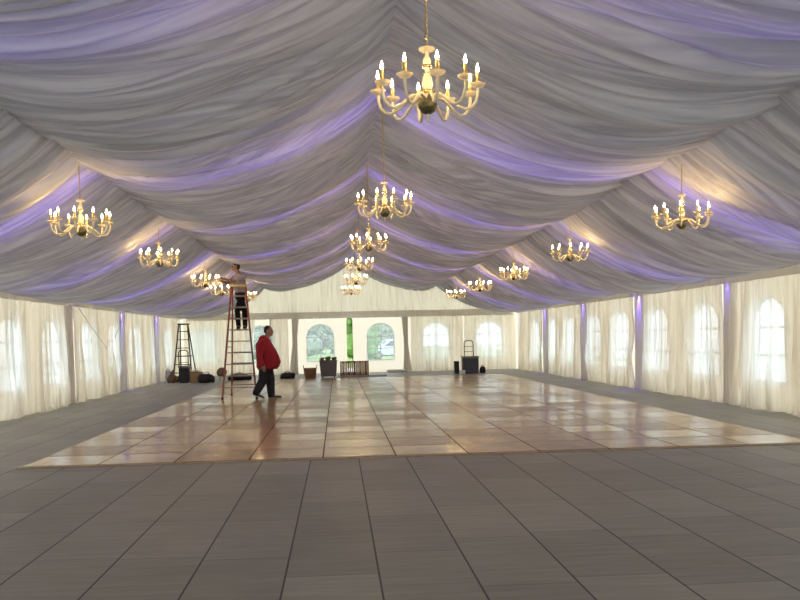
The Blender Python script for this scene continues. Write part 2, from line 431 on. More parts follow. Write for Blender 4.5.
# tent roof above the liner
mb = MB()
for (xa, za, xb, zb) in ((XC, RIDGE + .45, WL - .1, EAVE + .28), (XC, RIDGE + .45, WR + .1, EAVE + .28)):
    mb.add([(xa, Y0, za), (xb, Y0, zb), (xb, WB + .1, zb), (xa, WB + .1, za)], [(0, 1, 2, 3)])
tag(link('roof', mb, M['roofvinyl']), kind='structure')

# walls with arched windows
def arch_pts(c, w, z0, z1, n=12):
    h = w / 2; rise = h * .95
    pts = [(c - h, z0), (c + h, z0)]
    for k in range(n + 1):
        a = PI * k / n; pts.append((c + h * math.cos(a), z1 - rise + rise * math.sin(a)))
    return pts

def wall(name, fn, outline, wins, slits=()):
    bm = bmesh.new(); edges = []
    for loop in [outline] + [arch_pts(*w) for w in wins] + list(slits):
        vs = [bm.verts.new(fn(u, z, 0)) for u, z in loop]
        edges += [bm.edges.new((vs[i], vs[(i + 1) % len(vs)])) for i in range(len(vs))]
    bmesh.ops.triangle_fill(bm, edges=edges, use_beauty=True)
    me = bpy.data.meshes.new(name); bm.to_mesh(me); bm.free()
    return tag(link(name, me, M['vinyl']), kind='structure')

wcount = [0]
def window(fn, c, w, z0, z1):
    wcount[0] += 1
    P = arch_pts(c, w, z0, z1, 16); cz = (z0 + z1) / 2
    Q = arch_pts(c, w - .09, z0 + .045, z1 - .045, 16)
    fr = MB(); n = len(P); V = []
    for d in (-.012, .012):
        V += [fn(u, z, d) for u, z in P] + [fn(u, z, d) for u, z in Q]
    Fc = []
    for i in range(n):
        j = (i + 1) % n
        Fc += [(i, j, n + j, n + i), (2 * n + i, 3 * n + i, 3 * n + j, 2 * n + j), (n + i, n + j, 3 * n + j, 3 * n + i), (i, 2 * n + i, 2 * n + j, j)]
    fr.add(V, Fc)
    def bar(u0, za, u1, zb):
        pts = [fn(u, z, d) for d in (-.01, .01) for u, z in ((u0, za), (u1, za), (u1, zb), (u0, zb))]
        fr.add(pts, [(0, 1, 2, 3), (7, 6, 5, 4), (0, 4, 5, 1), (1, 5, 6, 2), (2, 6, 7, 3), (3, 7, 4, 0)])
    t = .022
    bar(c - t, z0 + .02, c + t, z1 - .02)
    for zz in (z0 + .52, z0 + 1.04): bar(c - w / 2 + .02, zz - t, c + w / 2 - .02, zz + t)
    o = tag(link('window_%d' % wcount[0], fr, M['muntin']), kind='structure')
    link('pane', MB().add([fn(u, z, 0) for u, z in P], [tuple(range(n))]), M['pane'], o)
    return o

fl = lambda u, z, d: (WL + d, u, z)
fr_ = lambda u, z, d: (WR - d, u, z)
fb = lambda u, z, d: (u, WB - d, z)
LW = [2.0, 4.6, 7.3, 10.0, 12.6, 15.2, 17.9, 20.45, 23.2, 26.0, 28.5, 31.2, 33.6]
RW = [1.9, 4.5, 7.1, 9.8, 12.4, 15.1, 17.8, 20.5, 23.2, 25.8, 28.4, 30.7, 33.2]
BW = [-5.68, -3.25, -.74, 1.86, 4.28, 6.62]
lw = [(c, 1.3, .52, 2.1) for c in LW]; rw = [(c, 1.3, .50, 2.12) for c in RW]; bw = [(c, 1.2, .52, 2.13) for c in BW]
wall('wall_left', fl, [(Y0, 0), (WB, 0), (WB, EAVE + .3), (Y0, EAVE + .3)], lw)
wall('wall_right', fr_, [(Y0, 0), (WB, 0), (WB, EAVE + .3), (Y0, EAVE + .3)], rw)
slit = [(.40, .05), (.66, .05), (.67, 1.5), (.66, 2.3), (.56, 2.58), (.46, 2.5), (.40, 2.2)]
wall('wall_back', fb, [(WL, 0), (WR, 0), (WR, EAVE + .3), (XC, RIDGE + .42), (WL, EAVE + .3)], bw, [slit])
for w in lw:
    if w[0] > 16: window(fl, *w)
for w in rw:
    if w[0] > 14: window(fr_, *w)
for w in bw: window(fb, *w)

# tent legs, each in a white fabric sleeve
def half(y, x):
    return .27 if (y > 24 or (x > 0 and y > 20)) else .12
for k, y in enumerate(TRUSS):
    if y < 14 or y > 36: continue
    for x in (XL - .04, XR + .04):
        tag(link('pillar', bevel_mesh(MB().box((x, y, 1.27), (.12, 2 * half(y, x) + .16, 2.54)), 'pillar', .03), M['sleeve']), kind='structure')
for x in (-1.80, 2.95, XC - .26):
    if x < 0 or x > 2: tag(link('pillar', bevel_mesh(MB().box((x, WB - .05, 1.35), (.16, .09, 2.7)), 'pillar', .012), M['post']), kind='structure')
tag(link('pillar', bevel_mesh(MB().box((-2.85, WB - .07, 1.35), (.07, .07, 2.7)), 'pillar', .01), M['post']), kind='structure')

# ------------------------------------------------------------------ drapes
def drape(name, label, fn, u0, u1, zb, zt, m, seed, amp=.07, step=.03, rows=14, cat='curtain', group=None, inset0=0, inset1=0, per=.17, wprof=None, flare=.06):
    n1, n2, n3 = Noise2(seed), Noise2(seed + 100), Noise1(seed + 200)
    nu = max(8, int(abs(u1 - u0) / step))
    V, F = [], []
    for r in range(rows + 1):
        t = r / rows
        a = u0 + inset0 * t ** 1.5; b = u1 - inset1 * t ** 1.5
        if wprof:
            c = (u0 + u1) / 2; k, off = wprof(t); a = c - (u1 - u0) / 2 * k + off; b = c + (u1 - u0) / 2 * k + off
        for i in range(nu + 1):
            s = i / nu; u = a + (b - a) * s; uu = u0 + (u1 - u0) * s
            ztop = zt(u) if callable(zt) else zt
            z = zb + (ztop - zb) * t
            w = float(n1(uu / per, t * 1.6)); x = float(n2(uu / (per * .4), t * 1.2))
            d = amp * (1 - 2 * abs(w)) + amp * .4 * x
            d += amp * 1.1 * float(n3(uu / .42 + .35 * t))
            d *= (.7 + .5 * (1 - t))
            if r == 0: d += flare * float(n3(uu / .23)); z = max(zb, z)
            d = max(-.085, min(d, .16 if t < .85 else .07))
            V.append(fn(u, z, d))
    n = nu + 1
    F = [(r * n + i, r * n + i + 1, (r + 1) * n + i + 1, (r + 1) * n + i) for r in range(rows) for i in range(nu)]
    me = bpy.data.meshes.new(name); me.from_pydata(V, [], F); me.update()
    o = link(name, me, m, smooth=True)
    return tag(o, label, cat, group)

dl = lambda u, z, d: (XL + d, u, z)
dr = lambda u, z, d: (XR - d, u, z)
db = lambda u, z, d: (u, 36.30 - d, z)
ordn = ['first', 'second', 'third', 'fourth', 'fifth', 'sixth']
GL = 'sheer drapes along the wall with the black stepladder'; GR = 'sheer drapes along the long wall without ladders'
for k in range(6):
    y = TRUSS[2] + 5 * (k - 1)
    a = max(y, -6)
    lab = ['', '', 'cream sheer drape over the first two arched windows in view on the black stepladder side',
           'cream sheer drape on the black stepladder side, crossed by two thin slanting ropes',
           'cream sheer drape on the black stepladder side, hanging between the two violet-lit legs',
           'cream sheer drape in the end corner bay just behind the black stepladder'][k]
    if k >= 2:
        drape('curtain', lab, dl, y + half(y, -1) - .02, y + 5 - half(y + 5, -1) + .02, .01, 2.46, M['sheer'], 300 + k, group=GL, inset0=.0, inset1=.04)
    lab = ['white sheer drape at the frame edge on the wall without ladders, one broad arched window',
           'white sheer drape, second bay of the ladderless side wall, two arched windows glowing',
           'white sheer drape, third bay of the ladderless side wall, beside a strongly violet-lit leg',
           'white sheer drape, fourth bay of the ladderless side wall, between faint violet legs',
           'white sheer drape, fifth and end bay of the ladderless side wall, at the back corner'][min(k, 5) - 1] if k >= 1 else ''
    if k >= 1:
        drape('curtain', lab, dr, y + half(y, 1) - .02, y + 5 - half(y + 5, 1) + .02, .01, 2.46, M['sheer'], 400 + k, group=GR, inset0=.05, inset1=.04)
# near bays, beside and behind the camera
wl = drape('wall_left_lining', None, dl, Y0, 16.4, .01, 2.46, M['sheer'], 299, step=.06, cat=None); tag(wl, kind='structure')
wl = drape('wall_right_lining', None, dr, Y0, 11.4, .01, 2.46, M['sheer'], 399, step=.06, cat=None); tag(wl, kind='structure')

GB = 'drapes on the end wall'
drape('curtain', 'cream sheer drape on the end wall covering the window beside the black stepladder', db, -6.5, -3.62, .01, 2.46, M['sheer'], 501, group=GB, inset1=-.15)
drape('curtain', 'narrow cream drape on the end wall above the black bag, beside the red-shirted man', db, -2.80, -2.10, .01, 2.46, M['sheer'], 502, group=GB, per=.12)
drape('curtain', 'white sheer drape on the end wall between the car window and the tall hand truck', db, 3.16, 5.43, .01, 2.46, M['sheer'], 503, group=GB)
drape('curtain', 'white sheer drape on the end wall reaching from the tall hand truck to the corner', db, 5.49, 7.76, .01, 2.46, M['sheer'], 506, group=GB)
def tied(t): return (.55 + .45 * abs(t - .5) / .5 if t > .5 else .55 + .75 * (.5 - t) / .5, -.0)
drape('tied_drape', 'gathered beige drape tied against the end wall post between red-shirted man and brown basket', db, -1.94, -1.62, .01, 2.46, M['tied'], 504, .05, .02, group=GB, per=.08, wprof=lambda t: (tied(t)[0], -.12 * (1 - t)))
drape('tied_drape', 'gathered beige drape tied against the end wall post beside the window showing the car', db, 2.76, 3.06, .01, 2.46, M['tied'], 505, .05, .02, group=GB, per=.08, wprof=lambda t: (tied(t)[0], .10 * (1 - t)))
def roofz(u):
    return RIDGE + .02 - (RIDGE - EAVE) * abs(u - XC) / ((XR - XL) / 2)
drape('gable_drape', 'large triangular white pleated drape filling the end gable above the valance', db, XL + .1, XR - .1, 2.475, roofz, M['gable'], 510, .06, .03, 8, per=.14, flare=0)
GV = 'pleated valances under the eaves'
drape('valance', 'pleated grey-beige valance under the eave of the black stepladder side wall', lambda u, z, d: (XL + .155 + d, u, z), Y0, 35.9, 2.42, 2.64, M['valance'], 520, .02, .035, 3, 'valance', GV, per=.09, flare=.02)
drape('valance', 'pleated grey-beige valance under the eave of the long wall without ladders', lambda u, z, d: (XR - .155 - d, u, z), Y0, 35.9, 2.42, 2.64, M['valance'], 521, .02, .035, 3, 'valance', GV, per=.09, flare=.02)
drape('valance', 'pleated grey-beige valance across the end wall above the arched windows', lambda u, z, d: (u, 36.06 - d, z), XL + .3, XR - .3, 2.36, 2.64, M['valance'], 522, .02, .03, 3, 'valance', GV, per=.09, flare=.02)

GC = 'slanting ropes over the side drape'
tag(link('hanging_rope', MB().tube([(XL + .19, 21.6, 2.40), (XL + .185, 22.7, 1.93), (XL + .18, 23.75, 1.50), (XL + .175, 24.1, 1.36)], .010, 6), M['valcord']), 'thin grey rope slanting down across sheer drape from the head of the dark leg', 'rope', GC)
tag(link('hanging_rope', MB().tube([(XL + .19, 26.3, 2.38), (XL + .185, 25.6, 2.05), (XL + .18, 24.95, 1.66)], .010, 6), M['valcord']), 'thin grey rope slanting down across sheer drape from the first violet-lit leg', 'rope', GC)

# ------------------------------------------------------------------ dance floor
DL, DF = -3.873, 10.476
DW, DLEN = 11 * .914, 23 * .914
me = bevel_mesh(MB().box((DW / 2, DLEN / 2, .011), (DW, DLEN, .022)), 'dance_floor', .006, 1)
dfl = tag(link('dance_floor', me, M['parquet'], loc=(DL, DF, .001)), 'large glossy brown parquet dance floor laid on grey flooring in mid tent', 'dance floor')
mb = MB()
for (c, d) in (((DW / 2, -.02, .008), (DW + .08, .04, .016)), ((DW / 2, DLEN + .02, .008), (DW + .08, .04, .016)), ((-.02, DLEN / 2, .008), (.04, DLEN, .016)), ((DW + .02, DLEN / 2, .008), (.04, DLEN, .016))): mb.box(c, d)
link('edge_trim', mb, M['edge'], dfl)
FZ = .024

# ------------------------------------------------------------------ chandeliers
def make_chandelier(chain_len, links):
    t = thing('chandelier', '', 'chandelier')
    # column: turned ivory glass with gilt knops ; z = 0 at the candle cups
    col = MB().lathe([(.0, -.10), (.03, -.09), (.034, -.06), (.022, -.04), (.028, -.01), (.036, .03), (.03, .07), (.016, .10), (.014, .13), (.024, .15), (.03, .17), (.024, .195), (.014, .21), (.012, .235), (0, .24)], 16)
    c = link('column', col, M['ivory'], t, True)
    for pr in ([(0, -.035), (.038, -.03), (.042, -.02), (.038, -.01), (0, -.005)], [(0, .135), (.03, .138), (.032, .145), (.03, .152), (0, .155)], [(0, .096), (.024, .1), (.024, .106), (0, .11)]):
        link('collar', MB().lathe(pr, 16), M['gold'], c, True)
    link('crown_dish', MB().lathe([(.0, .236), (.03, .238), (.05, .25), (.054, .262), (.05, .262), (.028, .246), (.0, .244)], 20), M['crystal'], t, True)
    link('bowl', MB().lathe([(0, -.165), (.02, -.163), (.045, -.148), (.062, -.125), (.066, -.10), (.06, -.092), (.03, -.088), (0, -.085)], 20), M['bronze'], t, True)
    link('finial', MB().lathe([(0, -.215), (.008, -.21), (.013, -.198), (.008, -.186), (.012, -.178), (.01, -.164), (0, -.16)], 12), M['ivory'], t, True)
    # hanger
    ch = MB()
    if links:
        n = int(chain_len / .034)
        for i in range(n):
            z = .275 + i * .034; pts = []
            for k in range(8):
                a = 2 * PI * k / 8; x, zz = .010 * math.cos(a), .021 * math.sin(a)
                pts.append((x, 0, z + zz) if i % 2 == 0 else (0, x, z + zz))
            ch.tube(pts + [pts[0]], .0035, 5, False)
    else:
        ch.tube([(0, 0, .25), (0, 0, .25 + chain_len)], .006, 6)
    link('chain' if links else 'hanging_rod', ch, M['gold'], t)
    if links: ch2 = link('wire', MB().tube([(.006, .004, .26), (.004, -.005, .26 + chain_len * .5), (0, 0, .25 + chain_len)], .0035, 5), M['ivory'], t)
    # arm template pointing +X
    R = .33
    path = [(.03, -.075), (.075, -.05), (.115, -.055), (.16, -.09), (.20, -.125), (.245, -.148), (.285, -.140), (.315, -.108), (.328, -.065), (.33, -.012)]
    arm = MB().tube([(x, 0, z) for x, z in path], [.012, .012, .0115, .011, .011, .011, .011, .011, .0105, .010], 8).data('arm'); fixn(arm); arm.materials.append(M['ivory'])
    pan = MB().lathe([(0, -.020), (.015, -.017), (.040, -.008), (.053, .012), (.049, .013), (.018, -.005), (0, -.004)], 16).data('drip_pan'); fixn(pan); pan.materials.append(M['crystal'])
    can = MB().lathe([(0, -.002), (.017, 0), (.019, .012), (.013, .02), (.0125, .080), (.015, .084), (0, .086)], 10).data('candle_sleeve'); fixn(can); can.materials.append(M['candle'])
    bul = MB().lathe([(0, .085), (.007, .088), (.0105, .098), (.0098, .108), (.0056, .124), (.002, .138), (0, .142)], 8).data('bulb'); fixn(bul); bul.materials.append(M['bulb'])
    for d in (arm, pan, can, bul): d.polygons.foreach_set('use_smooth', [True] * len(d.polygons))
    for k in range(10):
        a = link('arm', arm, None, t); a.rotation_euler = (0, 0, 2 * PI * (k + .5) / 10 + .08)
        for nm, d in (('drip_pan', pan), ('candle_sleeve', can), ('bulb', bul)):
            p = link(nm, d, None, a); p.location = (R, 0, 0)
    return t
cen = [((.63, 5.58, 3.13), 'large gilt and ivory chandelier hanging closest of all, top middle of the tent'),
       ((.63, 10.58, 3.17), 'gilt chandelier under the ridge, second of the middle row, on a long visible wire'),
       ((.62, 15.58, 3.25), 'gilt chandelier under the ridge, third of the middle row'),
       ((.58, 20.58, 3.29), 'gilt chandelier under the ridge, fourth of the middle row'),
       ((.60, 25.58, 3.27), 'small-looking gilt chandelier under the ridge, fifth of the middle row'),
       ((.53, 30.58, 3.23), 'smallest-looking gilt chandelier of the middle row, lowest against the white gable drape')]
lef = [((-3.0, 10.3, 2.94), 'gilt chandelier above the black stepladder side drapes, first and biggest of its row'),
       ((-3.10, 15.2, 2.99), 'gilt chandelier on the stepladders side, second of its row from the camera'),
       ((-3.26, 21.45, 3.01), 'gilt chandelier being worked on by the man up the orange stepladder'),
       ((-3.37, 25.2, 2.99), 'gilt chandelier seen just behind the arms of the man on the ladder'),
       ((-3.16, 30.2, 3.06), 'small gilt chandelier seen past the back of the man on the ladder')]
rig = [((4.33, 10.3, 2.94), 'gilt chandelier above the ladderless side drapes, first and biggest of its row'),
       ((4.28, 15.2, 2.98), 'gilt chandelier on the ladderless side, second of its row'),
       ((4.30, 20.2, 2.98), 'gilt chandelier on the ladderless side, third of its row'),
       ((4.32, 25.2, 2.98), 'gilt chandelier on the ladderless side, fourth of its row'),
       ((4.30, 30.2, 3.00), 'gilt chandelier on the ladderless side, fifth and smallest-looking of its row')]
p1 = make_chandelier(1.25, True); p2 = make_chandelier(.42, False)
def put(proto, rows, grp, used):
    for i, (loc, lab) in enumerate(rows):
        o = proto if (i == 0 and not used) else copy_tree(proto)
        o.location = loc; o.rotation_euler = (0, 0, .21 * i + (.1 if used else 0)); o['label'] = lab; o['group'] = grp
put(p1, cen, 'chandeliers of the middle row', False)
put(p2, lef, 'chandeliers on the stepladder side', False)
put(p2, rig, 'chandeliers on the ladderless side', True)

# ------------------------------------------------------------------ stepladders
def stepladder(name, label, loc, rz, H, wt, wf, wr, spf, spr, nst, mrail, mstep, mcap, rear_steps=True, rw_=.07):
    """local frame: front at -Y"""
    t = thing(name, label, 'stepladder', loc, rz, 'stepladders')
    Ht = H - .05
    fx = lambda s, z: s * (wf + (wt - wf) * z / Ht) / 2
    rx = lambda s, z: s * (wr + (wt - .04 - wr) * z / Ht) / 2
    fy = lambda z: -spf + (spf - .07) * z / Ht
    ry = lambda z: spr - (spr - .07) * z / Ht
    for s in (-1, 1):
        r = link('front_rail', bevel_mesh(MB().bar((fx(s, .03), fy(.03), .03), (fx(s, Ht), fy(Ht), Ht), .045, rw_, (0, 1, 0)), 'front_rail', .004, 1), mrail, t)
        link('foot', bevel_mesh(MB().box((fx(s, 0), fy(0), .02), (.06, .09, .04)), 'foot', .006, 1), M['blackmetal'], r)
        r = link('rear_rail', bevel_mesh(MB().bar((rx(s, .03), ry(.03), .03), (rx(s, Ht), ry(Ht), Ht), .038, rw_ * .8, (0, 1, 0)), 'rear_rail', .004, 1), mrail, t)
        link('foot', bevel_mesh(MB().box((rx(s, 0), ry(0), .02), (.05, .08, .04)), 'foot', .006, 1), M['blackmetal'], r)
        zz = H * .45
        link('spreader', MB().bar((fx(s, zz), fy(zz), zz), (rx(s, zz), ry(zz), zz), .008, .025), M['alu'], t)
    for k in range(nst):
        z = (k + 1) * H / (nst + 1)
        link('step', bevel_mesh(MB().box((0, fy(z) + .005, z), (2 * fx(1, z), .085, .03)), 'step', .004, 1), mstep, t)
        if rear_steps: link('rear_step', bevel_mesh(MB().box((0, ry(z), z), (2 * rx(1, z), .07, .028)), 'rear_step', .004, 1), mstep, t)
        elif k % 2 == 0: link('rear_brace', MB().bar((rx(-1, z), ry(z), z), (rx(1, z), ry(z), z), .02, .03), mstep, t)
    link('top_cap', bevel_mesh(MB().box((0, 0, H - .03), (wt + .07, .24, .06)), 'top_cap', .012, 2), mcap, t)
    return t
LX, LY = -2.52, 22.15
stepladder('stepladder', 'tall orange A-frame stepladder on the dance floor with a man standing on it', (LX, LY, FZ), .03, 2.92, .36, .86, .66, .72, .72, 9, M['orange'], M['alu'], M['tan'])
stepladder('stepladder', 'black stepladder standing by the curtained corner behind the pile of bags', (-5.88, 32.9, 0), -.06, 2.2, .34, .72, .62, .45, .6, 6, M['blackmetal'], M['blackmetal'], M['blackmetal'], False, .06)

# ------------------------------------------------------------------ people
def hand(mb, wrist, d, up, size=1.0, curl=.5, side=1):
    """palm + five bent fingers; d = pointing direction, up = back of hand"""
    w = Vector(wrist); d = Vector(d).normalized(); up = Vector(up); up = (up - d * up.dot(d)).normalized(); x = d.cross(up) * side
    s = size
    for k in range(4): mb.cap(w + x * (.033 - .022 * k) * s * .8, w + d * .085 * s + x * (.033 - .022 * k) * s, .017 * s, .013 * s, 8)
    for k, L in enumerate((.072, .080, .075, .058)):
        b = w + d * .088 * s + x * (.033 - .022 * k) * s
        p1 = b + (d * math.cos(curl * .5) - up * math.sin(curl * .5)) * L * .45 * s
        p2 = p1 + (d * math.cos(curl * 1.3) - up * math.sin(curl * 1.3)) * L * .35 * s
        p3 = p2 + (d * math.cos(curl * 2) - up * math.sin(curl * 2)) * L * .25 * s
        mb.cap(b, p1, .0095 * s, .009 * s, 8); mb.cap(p1, p2, .009 * s, .0085 * s, 8); mb.cap(p2, p3, .0085 * s, .0075 * s, 8)
    b = w + d * .025 * s + x * .032 * s
    p1 = b + (d * .6 + x * .75 - up * .2).normalized() * .045 * s; p2 = p1 + (d * .9 + x * .25 - up * .4).normalized() * .035 * s
    mb.cap(b, p1, .0125 * s, .011 * s, 8); mb.cap(p1, p2, .011 * s, .009 * s, 8)

def head(mb, c, rot, s=1.0):
    """skull, jaw, nose, brow, lips, ears; local +X is the facing direction"""
    c = Vector(c); P = lambda x, y, z: c + rot @ Vector((x, y, z)) * s
    E = lambda p, r: mb.ell(P(*p), Vector(r) * s, rot)
    E((-.008, 0, .022), (.098, .078, .098)); E((.03, 0, -.045), (.066, .060, .070)); E((.066, 0, -.088), (.026, .030, .022))
    E((.094, 0, -.012), (.022, .016, .030)); E((.108, 0, -.026), (.015, .017, .013)); E((.080, 0, .024), (.016, .055, .012))
    E((.086, 0, -.062), (.013, .026, .009)); E((.085, 0, -.075), (.011, .022, .008))
    for q in (-1, 1):
        E((-.005, q * .078, -.008), (.026, .012, .034)); E((.060, q * .042, -.028), (.028, .024, .024))

def eyes(c, rot, s, parent):
    for q in (-1, 1):
        p = Vector(c) + rot @ Vector((.083, q * .031, .004)) * s
        link('eye', MB().ell(p, (.011 * s, .013 * s, .009 * s), rot, 10, 6), M['shoe'], parent, True)

def shoe_pair(parent, heel, toe, pitch_pts=None):
    h, t = Vector(heel), Vector(toe); d = (t - h)
    mb = MB(); L = d.length; dn = d.normalized()
    for f, r in ((.12, .048), (.35, .050), (.60, .048), (.85, .044)): mb.ell(h + d * f + Vector((0, 0, .045 - .012 * f)), (r * 1.5, r, r * .95 - .01 * f), dn.to_track_quat('X', 'Z').to_matrix())
    mb.cap(h + dn * .05 + Vector((0, 0, .05)), h + dn * .06 + Vector((0, 0, .11)), .05, .046)
    s = link('shoe', remesh(mb, 'shoe', .012), M['shoe'], parent)
    rot = dn.to_track_quat('X', 'Z').to_matrix()
    sm_ = MB()
    sm_.add([h + rot @ Vector((x * L, y, z)) for z in (0, .022) for x, y in ((-.02, -.035), (.15, -.045), (.45, -.04), (.7, -.05), (.95, -.038), (1.03, 0), (.95, .038), (.7, .05), (.45, .04), (.15, .045), (-.02, .035))],
            [tuple(range(10, -1, -1)), tuple(range(11, 22))] + [(i, (i + 1) % 11, 11 + (i + 1) % 11, 11 + i) for i in range(11)])
    link('sole', sm_, M['sole'], s)

# man in the red sweatshirt, walking, seen from his side (faces +X)
def red_man():
    t = thing('person', 'heavyset man in red sweatshirt and black trousers walking across the dance floor', 'person', (-1.82, 21.3, FZ))
    L = lambda x, y, z: (x, y, z)
    fwd = Matrix.Rotation(-.12, 3, 'Z')
    b = MB()
    head(b, L(.10, 0, 1.70), fwd, 1.12)
    b.cap(L(.02, 0, 1.44), L(.08, 0, 1.62), .078, .070)
    b.rings([(L(.03, 0, .80), .21, .19, 0), (L(.05, 0, .95), .25, .21, 0), (L(.03, 0, 1.15), .23, .22, 0), (L(-.01, 0, 1.35), .15, .22, 0), (L(0, 0, 1.46), .08, .12, 0)])
    hipsL, hipsR = L(.02, .10, .86), L(.0, -.10, .86)
    kL, kR = L(.10, .10, .47), L(-.06, -.10, .47)
    aL, aR = L(.12, .10, .09), L(-.24, -.11, .17)
    for h, k, a in ((hipsL, kL, aL), (hipsR, kR, aR)):
        b.cap(h, k, .115, .075); b.cap(k, a, .072, .045)
    b.cap(aL, L(.24, .10, .05), .045, .035); b.cap(aR, L(-.10, -.11, .05), .045, .035)
    shR, elR, wrR = L(-.06, -.23, 1.38), L(-.12, -.32, 1.10), L(-.03, -.34, .84)
    shL, elL, wrL = L(-.03, .22, 1.38), L(-.03, .31, 1.10), L(.20, .27, 1.0)
    for s, e, w in ((shR, elR, wrR), (shL, elL, wrL)):
        b.cap(s, e, .065, .052); b.cap(e, w, .050, .033)
    hand(b, wrR, (.25, .05, -1), (0, -1, 0), 1.05, .6, 1); hand(b, wrL, (.9, -.35, -.15), (0, 1, .2), 1.05, .6, -1)
    body = link('body', remesh(b, 'body', .009), M['skin'], t)
    eyes(L(.10, 0, 1.70), fwd, 1.12, t)
    # sweatshirt
    s = MB()
    s.rings([(L(.05, 0, .76), .25, .225, 0), (L(.06, 0, .80), .285, .245, 0), (L(.085, 0, .92), .305, .255, 0), (L(.06, 0, 1.08), .285, .26, 0), (L(.02, 0, 1.24), .25, .27, 0),
             (L(-.02, 0, 1.38), .205, .25, 0), (L(-.01, 0, 1.47), .15, .19, 0), (L(.02, 0, 1.53), .095, .095, 0)], 28)
    for sh, el, wr in ((shR, elR, wrR), (shL, elL, wrL)):
        s.cap(sh, el, .098, .080); e = Vector(el); w = Vector(wr); s.cap(e, e + (w - e) * .88, .078, .056)
    s.cap(L(-.08, 0, 1.50), L(-.04, 0, 1.53), .075, .075)
    link('sweatshirt', remesh(s, 'sweatshirt', .013), M['red'], t)
    link('waistband', MB().rings([(L(.05, 0, .745), .245, .22, 0), (L(.05, 0, .775), .255, .23, 0)], 28), M['red'], t, True)
    p = MB()
    p.rings([(L(.01, 0, .72), .19, .20, 0), (L(.02, 0, .85), .215, .20, 0), (L(.03, 0, .95), .2, .19, 0)])
    for h, k, a in ((hipsL, kL, aL), (hipsR, kR, aR)):
        p.cap(h, k, .15, .122); kk = Vector(k); aa = Vector(a); p.cap(kk, kk + (aa - kk) * .96, .118, .095)
    link('trousers', remesh(p, 'trousers', .013), M['pants'], t)
    shoe_pair(t, L(.07, .10, 0), L(.36, .12, 0)); shoe_pair(t, L(-.29, -.11, .10), L(-.05, -.13, .0))
    h = MB(); c = Vector(L(.10, 0, 1.70))
    for pp, r in (((-.020, 0, .040), (.090, .080, .086)), ((-.048, 0, .0), (.062, .078, .06))): h.ell(c + fwd @ Vector(pp) * 1.12, Vector(r) * 1.12, fwd)
    link('hair', remesh(h, 'hair', .012), M['hair'], t)
red_man()

# man on the orange ladder, reaching for the chandelier
def ladder_man():
    o = Vector((LX, LY + .43, 0)); zf = 1.777 + FZ
    t = thing('person', 'dark-haired man in grey T-shirt standing high on the orange stepladder reaching to chandelier', 'person', (o.x, o.y, zf))
    fa = math.atan2(-.62, -.78); fwd = Matrix.Rotation(fa, 3, 'Z')
    Wd = lambda x, y, z: Vector((x - o.x, y - o.y, z - zf))        # world -> local
    L = lambda x, y, z: fwd @ Vector((x, y, 0)) + Vector((0, 0, z))  # x forward, y to his left
    b = MB()
    hc = L(.13, 0, 1.645)
    hrot = Matrix.Rotation(fa - .55, 3, 'Z')
    head(b, hc, hrot, 1.03)
    b.cap(L(.05, 0, 1.42), L(.11, 0, 1.57), .060, .056)
    b.rings([(L(0, 0, .86), .12, .17, fa), (L(.01, 0, 1.0), .12, .165, fa), (L(.03, 0, 1.2), .125, .185, fa), (L(.04, 0, 1.36), .10, .185, fa), (L(.05, 0, 1.44), .06, .10, fa)])
    legs = []
    for q in (-1, 1):
        foot = Vector((q * .085 + .0, .02, .08)); kn = Vector((q * .10, -.07, .47)); hp = L(0, -q * .09, .88)
        legs.append((hp, kn, foot)); b.cap(hp, kn, .095, .062); b.cap(kn, foot, .06, .042); b.cap(foot, foot + Vector((0, -.12, -.045)), .042, .034)
    shL, shR = L(.04, .205, 1.36), L(.04, -.205, 1.36)
    wL, wR = Wd(-2.93, 21.88, 3.10), Wd(-3.0, 22.06, 3.06)
    eL = (shL + wL) / 2 + Vector((.03, -.02, -.10)); eR = (shR + wR) / 2 + Vector((0, .05, -.10))
    for s_, e, w in ((shL, eL, wL), (shR, eR, wR)):
        b.cap(s_, e, .052, .042); b.cap(e, w, .041, .028)
    hand(b, wL, (-.6, -.75, .3), (.1, .1, 1), 1.0, .6, -1); hand(b, wR, (-.5, -.8, .25), (.1, .1, 1), 1.0, .6, 1)
    link('body', remesh(b, 'body', .008), M['skin2'], t)
    eyes(hc, hrot, 1.03, t)
    s = MB()
    s.rings([(L(0, 0, .93), .145, .195, fa), (L(.005, 0, 1.0), .148, .192, fa), (L(.03, 0, 1.2), .148, .208, fa), (L(.04, 0, 1.34), .122, .205, fa), (L(.045, 0, 1.42), .085, .135, fa), (L(.06, 0, 1.46), .066, .075, fa)], 26)
    for sh, e in ((shL, eL), (shR, eR)): s.cap(sh, sh + (e - sh) * .72, .076, .064)
    link('tshirt', remesh(s, 'tshirt', .011), M['tshirt'], t)
    p = MB()
    p.rings([(L(0, 0, .80), .135, .185, fa), (L(0, 0, .90), .135, .18, fa), (L(0, 0, .97), .128, .172, fa)])
    for hp, kn, ft in legs: p.cap(hp, kn, .108, .080); p.cap(kn, kn + (ft - kn) * .97, .078, .064)
    link('trousers', remesh(p, 'trousers', .012), M['pants'], t)
    link('belt', MB().rings([(L(0, 0, .925), .15, .2, fa), (L(0, 0, .965), .15, .2, fa)], 26), M['shoe'], t, True)
    link('rag', remesh(MB().ell(L(-.02, .20, .86), (.03, .03, .075)).ell(L(-.03, .20, .78), (.022, .03, .05)), 'rag', .009), M['white'], t)
    for hp, kn, ft in legs: shoe_pair(t, (ft.x, .06, 0), (ft.x, -.2, 0))
    h = MB()
    for pp, r in (((-.018, 0, .050), (.097, .086, .084)), ((-.05, 0, .0), (.062, .082, .085))): h.ell(hc + hrot @ Vector(pp) * 1.03, Vector(r) * 1.03, hrot)
    link('hair', remesh(h, 'hair', .011), M['hair'], t)
ladder_man()

